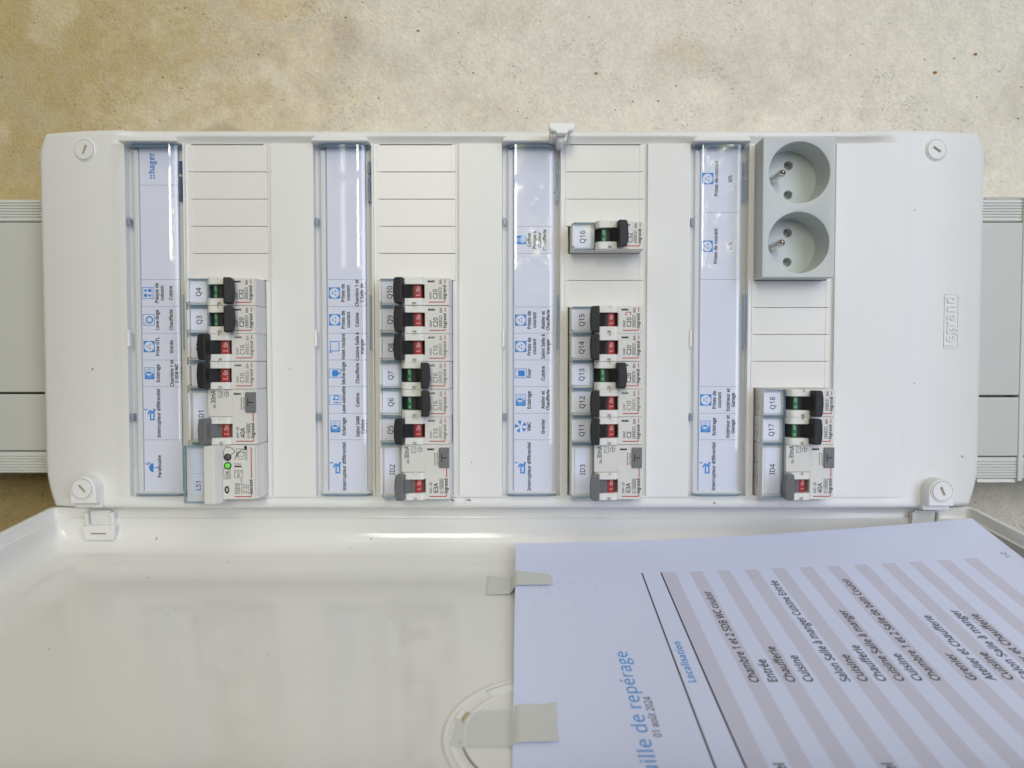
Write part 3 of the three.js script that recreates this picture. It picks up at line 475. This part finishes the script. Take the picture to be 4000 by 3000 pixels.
function makeRcd(row, place, q, amps, code, wave2, label) {
  const t = thing('residual_current_switch', label, 'switch', [ROWS[row], TOP - P * (place + 1), 0], 'two-module residual current switches in the board');
  const pt = rcdPrint(amps, code, wave2), y = -8.75;
  mk('body', twoBody, M.breaker, t);
  const up = archUp.map((g) => g.clone()), dn = archDown.map((g) => g.clone());
  mk('shoulder', up.map((g) => g.translate(0, y, 0)), M.arch, t); mk('shoulder', dn.map((g) => g.translate(0, y, 0)), M.arch, t);
  mk('upper_front', [box(-8.0, 7.3, 0.0, 17.3, 4, 14.2, 0.3)], M.breaker, t);
  mk('printed_front', [plate(7.35, 22.0, -17.3, 17.3, 14.5, 0.25, pt, -8, 22.4, -17.4, 17.4), plate(-7.9, 7.3, 0.2, 17.3, 14.5, 0.25, pt, -8, 22.4, -17.4, 17.4)], printMat, t);
  mk('terminal_marking', side2, printMat, t);
  mk('name_label', plate(-19.6, -10.0, -14.8, 14.8, 9.4, 0.25, labelTile(q, 29.6, 9.6, 15.6)), labelMat, t);
  mk('label_window', flap2.pane, M.clear, t); mk('label_frame', flap2.edge, M.clearEdge, t); mk('label_clip', flap2.clip, M.arch, t);
  addLever(t, true, y, M.greyHandle);
  mk('test_button', extZ([[15.6, 3.2], [16.2, 2.6], [22.2, 2.6], [22.2, 15.6], [16.2, 15.6], [15.6, 15.0]], 13, 15.4, 0.4), M.button, t);
  mk('test_mark', [box(17.2, 17.7, 6.6, 11.6, 15.3, 15.55), box(17.7, 20.8, 8.8, 9.4, 15.3, 15.55)], M.black, t);
  return settle(t);
}
const L = (q, rest) => `circuit breaker marked ${q}, ${rest}`;
makeBreaker(0, 5, 'Q4', 'C32', '4067 86', false, {}, L('Q4', 'lever to the right, first below the plates of the leftmost row'));
makeBreaker(0, 6, 'Q3', 'C20', '4067 84', false, {}, L('Q3', 'black lever to the right, between Q4 and Q2'));
makeBreaker(0, 7, 'Q2', 'C16', '4067 83', true, { pale: true }, L('Q2', 'black lever to the left hiding its mark, between Q3 and Q1'));
makeBreaker(0, 8, 'Q1', 'C10', '4067 82', true, { pale: true }, L('Q1', 'black lever to the left hiding its mark, above the ID1 switch'));
makeBreaker(1, 5, 'Q10', 'C20', '4067 84', true, { pale: 0 }, L('Q10', 'switched on, topmost in the second row'));
makeBreaker(1, 6, 'Q9', 'C20', '4067 84', true, {}, L('Q9', 'switched on, second in the second row, below Q10'));
makeBreaker(1, 7, 'Q8', 'C16', '4067 83', true, { pale: true }, L('Q8', 'switched on with pale print, between Q9 and Q7'));
makeBreaker(1, 8, 'Q7', 'C16', '4067 83', false, { pale: true }, L('Q7', 'switched off, upper of two green windows in the second row'));
makeBreaker(1, 9, 'Q6', 'C16', '4067 83', false, { pale: true }, L('Q6', 'switched off, lower of two green windows in the second row'));
makeBreaker(1, 10, 'Q5', 'C10', '4067 82', true, { pale: true }, L('Q5', 'switched on, just above the ID2 switch'));
makeBreaker(2, 3, 'Q16', 'C32', '4067 86', false, { up: 1.5 }, L('Q16', 'switched off and alone between blanking plates in the third row'));
makeBreaker(2, 6, 'Q15', 'C20', '0928 94', true, { house: true }, L('Q15', 'switched on, with a red house sign, topmost of its group'));
makeBreaker(2, 7, 'Q14', 'C20', '4067 84', true, {}, L('Q14', 'switched on, between Q15 and Q13'));
makeBreaker(2, 8, 'Q13', 'C20', '4067 84', false, {}, L('Q13', 'switched off with a green window, between Q14 and Q12'));
makeBreaker(2, 9, 'Q12', 'C10', '4067 82', true, { pale: true }, L('Q12', 'switched on, below the switched off Q13'));
makeBreaker(2, 10, 'Q11', 'C2', '4067 80', true, {}, L('Q11', 'switched on and rated C2, just above the ID3 switch'));
makeBreaker(3, 9, 'Q18', 'C20', '', false, { only: true }, L('Q18', 'switched off, directly below the plates of the rightmost row'));
makeBreaker(3, 10, 'Q17', 'C10', '', false, { only: true }, L('Q17', 'switched off, just above the ID4 switch'));
makeRcd(0, 9, 'ID1', '40A', '4116 38', true, 'residual current switch marked ID1 with grey lever, in the leftmost row');
makeRcd(1, 11, 'ID2', '63A', '4116 50', false, 'residual current switch marked ID2 with grey lever, foot of the second row');
makeRcd(2, 11, 'ID3', '63A', '4116 50', false, 'residual current switch marked ID3 with grey lever, foot of the third row');
makeRcd(3, 11, 'ID4', '40A', '4116 32', false, 'residual current switch marked ID4 with grey lever, foot of the rightmost row');
{
  const t = thing('surge_arrester', 'surge arrester marked LS1 with a green light, foot of the leftmost row', 'surge arrester', [ROWS[0], TOP - P * 12, 0]);
  mk('body', extY([[-22.6, -22], [-22.6, 8], [-9, 8], [-9, 13], [0, 13], [0.6, 14.2], [19.6, 14.2], [20.4, 13.4], [23.2, 4], [23.2, -22]], -17.3, 17.3, 0.25), M.breaker, t);
  mk('ridge', extY([[-9.2, 8], [-9.2, 19.4], [-8.6, 20], [-3.0, 20], [-2.2, 19.6], [0.4, 14.4], [0.4, 8]], -19.6, 17.3, 0.5), M.breaker, t);
  mk('printed_front', plate(0.7, 19.5, -17.2, 17.2, 14.5, 0.25, surgeTile, 0.2, 20.6, -17.3, 17.3), printMat, t);
  mk('name_label', plate(-18.6, -10.0, -14.2, 14.8, 16.4, 0.25, surgeLabel), labelMat, t);
  mk('label_base', box(-21.4, -9.4, -18.8, 17.0, 6, 16.1, 0.4), M.breaker, t);
  mk('label_window', box(-22.2, -9.6, -19.2, 17.1, 17.6, 18.2, 0.2), M.clear, t);
  mk('label_frame', [box(-22.4, -9.4, 16.2, 17.2, 12, 18.3, 0.3), box(-22.4, -9.4, -19.4, -18.2, 12, 18.3, 0.3), box(-22.6, -21.6, -18.2, 16.2, 12, 18.3, 0.3)], M.clearEdge, t);
  for (const [y, m] of [[4.0, 1], [9.4, 0]]) { mk('lens_ring', new THREE.TorusGeometry(2.0, 0.4, 10, 28).translate(3.9, y, 14.6), M.black, t); mk(m ? 'green_lens' : 'dark_lens', new THREE.SphereGeometry(1.9, 24, 12, 0, Math.PI * 2, 0, Math.PI / 2).scale(1, 0.45, 1).rotateX(Math.PI / 2).translate(3.9, y, 14.5), m ? M.lensGreen : M.lensDark, t); }
  mk('end_groove', [box(21.0, 21.6, -15, 15, 8.5, 12), box(20.6, 22.4, -16.9, -15.6, 6, 12.4)], M.whiteDim, t);
}
// twin power socket at the top of the rightmost row
{
  const t = thing('power_socket', 'grey double power socket with two round wells and earth pins', 'power socket', [ROWS[3], TOP - P * 2.5, 0]);
  const h = 43.5, s = shapeOf([[-24.4, -h], [20.8, -h], [20.8, h], [-24.4, h]]), cy = [21.8, -21.8], cx = -1.6;
  for (const y of cy) { const p = new THREE.Path(); p.absarc(cx, y, 19.1, 0, Math.PI * 2, true); s.holes.push(p); }
  mk('housing', toCreasedNormals(extZ(s, -8, 14, 0.5, 72), 0.6), M.socket, t);
  for (const y of cy) {
    mk('socket_well', new THREE.CylinderGeometry(19.2, 18.4, 18.6, 72, 1, true).rotateX(Math.PI / 2).translate(cx, y, 4.2), new THREE.MeshStandardMaterial({ ...{ color: M.socketWell.color, roughness: 0.5 }, side: THREE.DoubleSide }), t);
    const f = new THREE.Shape(); f.absarc(cx, y, 19, 0, Math.PI * 2); for (const d of [9.5, -9.5]) { const q = new THREE.Path(); q.absarc(cx + 0.4, y + d, 2.9, 0, Math.PI * 2, true); f.holes.push(q); }
    mk('well_floor', extZ(f, -8, -5, 0, 60), M.socketWell, t);
    for (const d of [9.5, -9.5]) mk('contact_hole', [new THREE.CylinderGeometry(2.9, 2.9, 7, 28, 1, true).rotateX(Math.PI / 2).translate(cx + 0.4, y + d, -8.4), cylZ(cx + 0.4, y + d, 2.9, -12.4, -11.6, 28)], new THREE.MeshStandardMaterial({ color: M.socketWell.color, roughness: 0.5, side: THREE.DoubleSide }), t);
    const pin = new THREE.LatheGeometry([[0, 14.6], [1.0, 14.3], [1.8, 13.4], [2.3, 12], [2.4, 10], [2.4, -6], [3.4, -6], [3.4, -4.4]].map((q) => new THREE.Vector2(...q)), 28).rotateX(Math.PI / 2).translate(cx - 10.2, y, 0);
    mk('earth_pin', pin, M.metal, t);
  }
}

// ---------------------------------------------------------------- the open door: a shallow tray, hinged along the bottom of the board
const doorTilt = 0.122, door = new THREE.Group();
door.name = 'door'; door.position.set(0, -97 * MM, -15.5 * MM); door.rotation.x = Math.PI / 2 + Math.atan(doorTilt); board.add(door);
// in the door's own axes: x along the hinge, -y... local y points from the hinge outwards, local z = inner side of the tray turned outwards
// local +y maps to towards the camera, local +z maps down; so the tray's floor lies at +H
const DH = 27, DL = 272, DW = 311.5;
const roundRect = (d, h, rc, n = 10) => { const r = Math.max(rc - d, 2.5), x = DW - d, y0 = d, y1 = DL - d, pts = []; for (const [cx, cy, a] of [[x - r, y1 - r, 0], [-x + r, y1 - r, 90], [-x + r, y0 + r, 180], [x - r, y0 + r, 270]]) for (let i = 0; i <= n; i++) { const t = (a + 90 * i / n) * Math.PI / 180; pts.push([cx + r * Math.cos(t), cy + r * Math.sin(t), h]); } return pts; };
{
  const RF = 14, rings = [[0, DH + 2.4, 6], [0, 1.0, 6], [0.3, 0.3, 6], [1, 0, 6], [3.4, 0, 6], [4.0, 0.5, 7], [4.0, 6.6, 7], [4.3, 7.0, 7], [5.4, 7.2, 8], [5.8, 7.6, 9]];
  for (let i = 0; i <= 12; i++) { const a = i / 12 * Math.PI / 2; rings.push([5.8 + RF * (1 - Math.cos(a)), DH - RF + RF * Math.sin(a), 9 + 18 * i / 12]); }
  rings.push([38, DH, 42], [38.6, DH + 0.35, 42], [60, DH + 0.35, 62]);
  const pos = [], uv = [], idx = []; let n = 0;
  rings.forEach(([d, h, rc]) => { const p = roundRect(d, h, rc); n = p.length; for (const q of p) { pos.push(...q); uv.push(q[0] / 700 + 0.5, q[1] / 700 + 0.1); } });
  for (let r = 0; r < rings.length - 1; r++) for (let i = 0; i < n; i++) { const a = r * n + i, b = r * n + (i + 1) % n; idx.push(a, a + n, b, b, a + n, b + n); }
  const last = (rings.length - 1) * n, c = pos.length / 3; pos.push(0, DL / 2, rings[rings.length - 1][1]); uv.push(0.5, DL / 1400 + 0.1); for (let i = 0; i < n; i++) idx.push(last + i, c, last + (i + 1) % n);
  const c2 = pos.length / 3; pos.push(0, DL / 2, DH + 2.4); uv.push(0.5, 0.3); for (let i = 0; i < n; i++) idx.push(i, (i + 1) % n, c2);
  let g = new THREE.BufferGeometry(); g.setAttribute('position', new THREE.Float32BufferAttribute(pos, 3)); g.setAttribute('uv', new THREE.Float32BufferAttribute(uv, 2)); g.setIndex(idx);
  mk('door_panel', toCreasedNormals(g, 0.7), M.door, door);
  // hinges: a leaf over the rim and a socket block on the tray's wall
  for (const x of [-275, 276]) mk('hinge', [box(x - 7.6, x + 7.6, -3.5, 4.4, -0.8, 3.4, 0.8), box(x - 7.0, x + 7.0, 4.0, 7.2, 1, 12, 0.8), extY([[x - 11, 11], [x - 9.4, 20.5], [x + 9.4, 20.5], [x + 11, 11], [x + 7.2, 10.4], [x - 7.2, 10.4]], 4.6, 11, 0.6), box(x - 9.6, x - 7.4, 4.4, 9, 2, 11, 0.6), box(x + 7.4, x + 9.6, 4.4, 9, 2, 11, 0.6)], M.white, door);
  for (const x of [-275, 276]) mk('hinge_slot', box(x - 5, x + 5, 10.9, 11.2, 15.2, 16.2), M.slot, door);
  // round grip seat in the middle of the door
  const gx = 11, gy = 199.5, R = 38.5, seat = new THREE.Group(); seat.name = 'grip_seat'; seat.position.set(gx * MM, gy * MM, (DH + 0.35) * MM); door.add(seat);
  mk('seat_ring', new THREE.LatheGeometry([[0, -0.3], [29.6, -0.3], [30, -0.9], [30.6, -0.9], [30.8, -0.25], [36.6, -0.25], [37.6, -0.9], [R, -0.8], [R + 0.5, 0.2]].map((q) => new THREE.Vector2(q[0], q[1])), 120).rotateX(Math.PI / 2), M.door, seat);
  const sector = (r0, r1, a0, a1) => extZ([...arc(0, 0, r1, a0, a1, 24), ...arc(0, 0, r0, a1, a0, 24)], -0.75, -0.2, 0.2);
  mk('grip_clip', sector(31.2, 35.8, -128, -58), M.clipClear, seat); mk('grip_clip', sector(33.6, 35.8, 128, 205), M.clipClear, seat); mk('grip_glint', sector(31.4, 33.2, 168, 205), M.tanGlint, seat);  // tan arc paints an orange reflection onto the seat
  mk('clip_gap', [sector(30.4, 31.1, -128, -58), sector(35.9, 36.6, -128, -58)].map((q) => q.translate(0, 0, 0.22)), M.slot, seat); mk('clip_gap', sector(30.2, 31.1, 128, 205).translate(0, 0, 0.12), M.dark, seat);
}

// ---------------------------------------------------------------- sheet of paper taped inside the door
const fromDoor = (x, s, up) => { const c = Math.cos(Math.atan(doorTilt)), n = Math.sin(Math.atan(doorTilt)), e = DH + 0.35 - up; return [x, -97 - n * s - c * e, -15.5 + c * s - n * e]; };
const lift = (x, t) => { const f = Math.max(0, x - 2.5) / 297; return 1.1 + (6.4 + 17.5 * Math.pow(f, 1.7)) * Math.pow(1 - t, 1.35); };
const PAPER = { x0: 2.5, s0: 17, w: 210, h: 297 };
function paperPoint(px, py) { const t = 1 - px / PAPER.w, x = PAPER.x0 + py; return fromDoor(x - 0.012 * (PAPER.w - px), PAPER.s0 + (PAPER.w - px) + 1.5 * (py / 297) * px / PAPER.w, lift(x, t)); }   // px across the page, py down the page
function sheet(f, nx, ny, th) {                                             // a sheet with thickness over f(u, v)
  const pos = [], uv = [], idx = [];
  for (const k of [0, 1]) for (let j = 0; j <= ny; j++) for (let i = 0; i <= nx; i++) { const p = f(i / nx, j / ny); pos.push(p[0], p[1] - k * th, p[2]); uv.push(i / nx, 1 - j / ny); }
  const W = nx + 1, N = W * (ny + 1);
  for (let j = 0; j < ny; j++) for (let i = 0; i < nx; i++) { const a = j * W + i; idx.push(a, a + W, a + 1, a + 1, a + W, a + W + 1, N + a, N + a + 1, N + a + W, N + a + 1, N + a + W + 1, N + a + W); }
  const rim = []; for (let i = 0; i < nx; i++) rim.push(i); for (let j = 0; j < ny; j++) rim.push(j * W + nx); for (let i = nx; i > 0; i--) rim.push(ny * W + i); for (let j = ny; j > 0; j--) rim.push(j * W);
  rim.forEach((a, k) => { const b = rim[(k + 1) % rim.length]; idx.push(a, b, N + a, b, N + b, N + a); });
  const g = new THREE.BufferGeometry(); g.setAttribute('position', new THREE.Float32BufferAttribute(pos, 3)); g.setAttribute('uv', new THREE.Float32BufferAttribute(uv, 2)); g.setIndex(idx); return toCreasedNormals(g, 0.8);
}
{
  const K = 6.5, c = canvas(210 * K, 297 * K), g = c.getContext('2d'); g.scale(K, K);
  g.fillStyle = '#dde3ff'; g.fillRect(0, 0, 210, 297);
  for (let k = 0; k < 500; k++) { g.fillStyle = `rgba(70,66,90,${0.04 + 0.16 * rnd() * rnd()})`; g.beginPath(); g.arc(rnd() * 210, rnd() * 297, 0.12 + 0.25 * rnd() * rnd(), 0, 6.3); g.fill(); }
  for (let k = 0; k < 60; k++) { g.fillStyle = `rgba(110,110,140,${0.03 + 0.05 * rnd()})`; g.fillRect(120 + rnd() * 60, 8 + rnd() * 40, 1 + 3 * rnd(), 0.5 + rnd()); }
  DRAWPAGE(g);
  const s = mk('printed_sheet', sheet((u, v) => paperPoint(u * 210, v * 297), 40, 50, 0.12), new THREE.MeshStandardMaterial({ map: tex(c), roughness: 0.75 }));
  s.userData = { label: 'white printed sheet with grey stripes and blue heading taped inside the door', category: 'sheet of paper' };
}
function DRAWPAGE(g) {
  const right = 165, rowH = 8.05, y0 = 87.1;
  g.strokeStyle = '#0c0b10'; g.lineWidth = 0.75;
  for (const y of [75, 86.3]) { g.beginPath(); g.moveTo(0, y); g.lineTo(right, y); g.stroke(); }
  g.fillStyle = '#d0d0e5'; for (let k = 0; k < 12; k++) g.fillRect(0, y0 + k * 2 * rowH, right, rowH - 0.4);
  g.font = '20px sans-serif'; const whole = 43.5 * g.measureText('Feuille de repérage').width / g.measureText('repérage').width;
  text(g, 'Feuille de repérage', 84.6, 53.6, 8.4, { color: BLUE, align: 'right', width: whole, heavy: 0 });
  text(g, '01 août 2024', 24, 58.7, 4.4, { width: 25.7, heavy: 0.2 });
  text(g, 'Localisation', 59.2, 80.9, 5.0, { bold: true, color: BLUE, width: 33.3, heavy: 0 });
  const rows = [[2, 'Chambre 1 et 2 SDB WC couloir', 82], [3, 'Entrée', 17.6], [4, 'Chaufferie', 28], [5, 'Cuisine', 20.5], [7, 'Salon Salle à manger Cuisine Entrée', 92], [8, 'Cuisine', 20.5], [9, 'Chaufferie', 28], [10, 'Cuisine Salle à manger', 59], [11, 'Cuisine', 20.5], [12, 'Chambre 1 et 2 Salle de bain Couloir', 91], [14, 'Grenier', 20], [15, 'Atelier et Chaufferie', 52], [16, 'Cuisine', 20.5], [17, 'Salon Salle à manger', 56], [18, 'Atelier et Chaufferie', 52]];
  for (const [k, s, w] of rows) text(g, s, 59.2, y0 + (k + 0.72) * rowH, 5.5, { width: w, heavy: 0.7, color: '#100f14' });
  for (const k of [1, 6, 13]) text(g, 'Interrupteur différentiel', 10, y0 + (k + 0.72) * rowH, 5.5, { align: 'right', heavy: 0.7, color: '#100f14' });
  text(g, '1/2', 163, 291, 4.2, { heavy: 0 });
}
// two pieces of masking tape
function tape(label, pts, w0, w1, seedN) {                                   // from the door onto the sheet; u along the tape
  const f = (u, v) => {
    const x = pts[0][0] + (pts[1][0] - pts[0][0]) * u, s = pts[0][1] + (pts[1][1] - pts[0][1]) * u, w = w0 + (w1 - w0) * u, side = v - 0.5;
    const jag = u === 0 || u === 1 ? (vnoise(v * 9, seedN, 3) - 0.5) * 1.6 : 0, wob = (vnoise(u * 7, seedN + (side > 0 ? 5 : 9), 8) - 0.5) * 0.9 * Math.abs(side) * 2;
    const on = sstep(0.5, 4.5, x + 2), t = Math.min(1, Math.max(0, (s - PAPER.s0) / PAPER.w));
    const up = 0.6 + 0.35 * (vnoise(u * 6 + seedN, v * 2.4, 5) - 0.2) + on * (lift(Math.max(x, 2.5), t) + 0.15) + 0.5 * vnoise(u * 5 + seedN, v * 3, 4) * on * 0.3;
    return fromDoor(x + jag, s + side * w + wob, up);
  };
  const m = mk('tape_strip', sheet(f, 28, 10, 0.1), M.tape); m.userData = { label, category: 'tape' };
}
tape('short strip of pale masking tape holding the sheet nearest the hinge', [[-14.5, 65], [23, 70]], 25, 14, 3);
tape('wide strip of pale masking tape over the round grip seat', [[-23.5, 197], [18.5, 194.5]], 21.5, 25, 12);

// ---------------------------------------------------------------- the glazed opening behind the photographer, which the clear covers mirror
{
  const t = thing('window', 'white framed window behind the photographer, seen only as a reflection', 'window');
  const W = { x0: WIN.x0 * 1000, x1: WIN.x1 * 1000, y0: WIN.y0 * 1000, y1: WIN.y1 * 1000, z: WIN.z * 1000 };
  mk('window_frame', [box(W.x0 - 60, W.x1 + 60, W.y0 - 70, W.y0, W.z, W.z + 60), box(W.x0 - 60, W.x1 + 60, W.y1, W.y1 + 60, W.z, W.z + 60), box(W.x0 - 60, W.x0, W.y0, W.y1, W.z, W.z + 60), box(W.x1, W.x1 + 60, W.y0, W.y1, W.z, W.z + 60)], M.white, t);
  mk('glazing_bar', box(W.x0, W.x1, 640, 668, W.z + 10, W.z + 50), M.white, t);
  mk('glazing_bar', box(-60, -28, W.y0, W.y1, W.z + 10, W.z + 50), M.white, t);
  // leaves of a shrub just outside the right-hand panes
  const leaf = new THREE.PlaneGeometry(0.030, 0.016); const N = 16000, sunShade = new THREE.Color(), im = new THREE.InstancedMesh(leaf, new THREE.MeshPhysicalMaterial({ color: new THREE.Color().setRGB(1, 1, 1), roughness: 0.85, transmission: 0.6, thickness: 0, side: THREE.DoubleSide }), N), m4 = new THREE.Matrix4(), q = new THREE.Quaternion(), e = new THREE.Euler();
  for (let i = 0; i < N; i++) { let x, y; do { x = rr(-0.05, WIN.x1 + 0.1); y = rr(0.3, WIN.y1); } while (fbm(x * 12 + 3, y * 12, 3, 91) < 0.47 && rnd() < 0.7); e.set(rr(-1, 1), rr(-1, 1), rr(0, 6.28)); q.setFromEuler(e); m4.compose(new THREE.Vector3(x, y, WIN.z + rr(0.15, 0.55)), q, new THREE.Vector3(1, 1, 1).multiplyScalar(rr(0.7, 1.5))); im.setMatrixAt(i, m4); const b = sstep(0.40, 0.60, fbm(x * 10 + 40, y * 10, 3, 57) * 0.75 + 0.25 * rnd()); im.setColorAt(i, sunShade.setRGB(0.05 + 0.85 * b, 0.08 + 0.80 * b, 0.05 + 0.42 * b)); }  // leaf colours paint sunlit and shaded clusters
  im.name = 'shrub_leaves'; im.userData = { label: 'leaves of a shrub outside the window behind the photographer', category: 'foliage', kind: 'stuff' }; scene.add(im);
}
{
  const t = thing('phone', 'dark phone held behind the viewpoint, seen only by its soft shade', 'phone', [66, -6, 461]);
  mk('phone_body', box(-84, 84, -39, 39, -4, 4, 3.5, 4), M.black, t);
  mk('camera_bump', box(-80, -52, -12, 24, -6, -4.1, 0.8), M.black, t);
}
renderer.render(scene, camera);
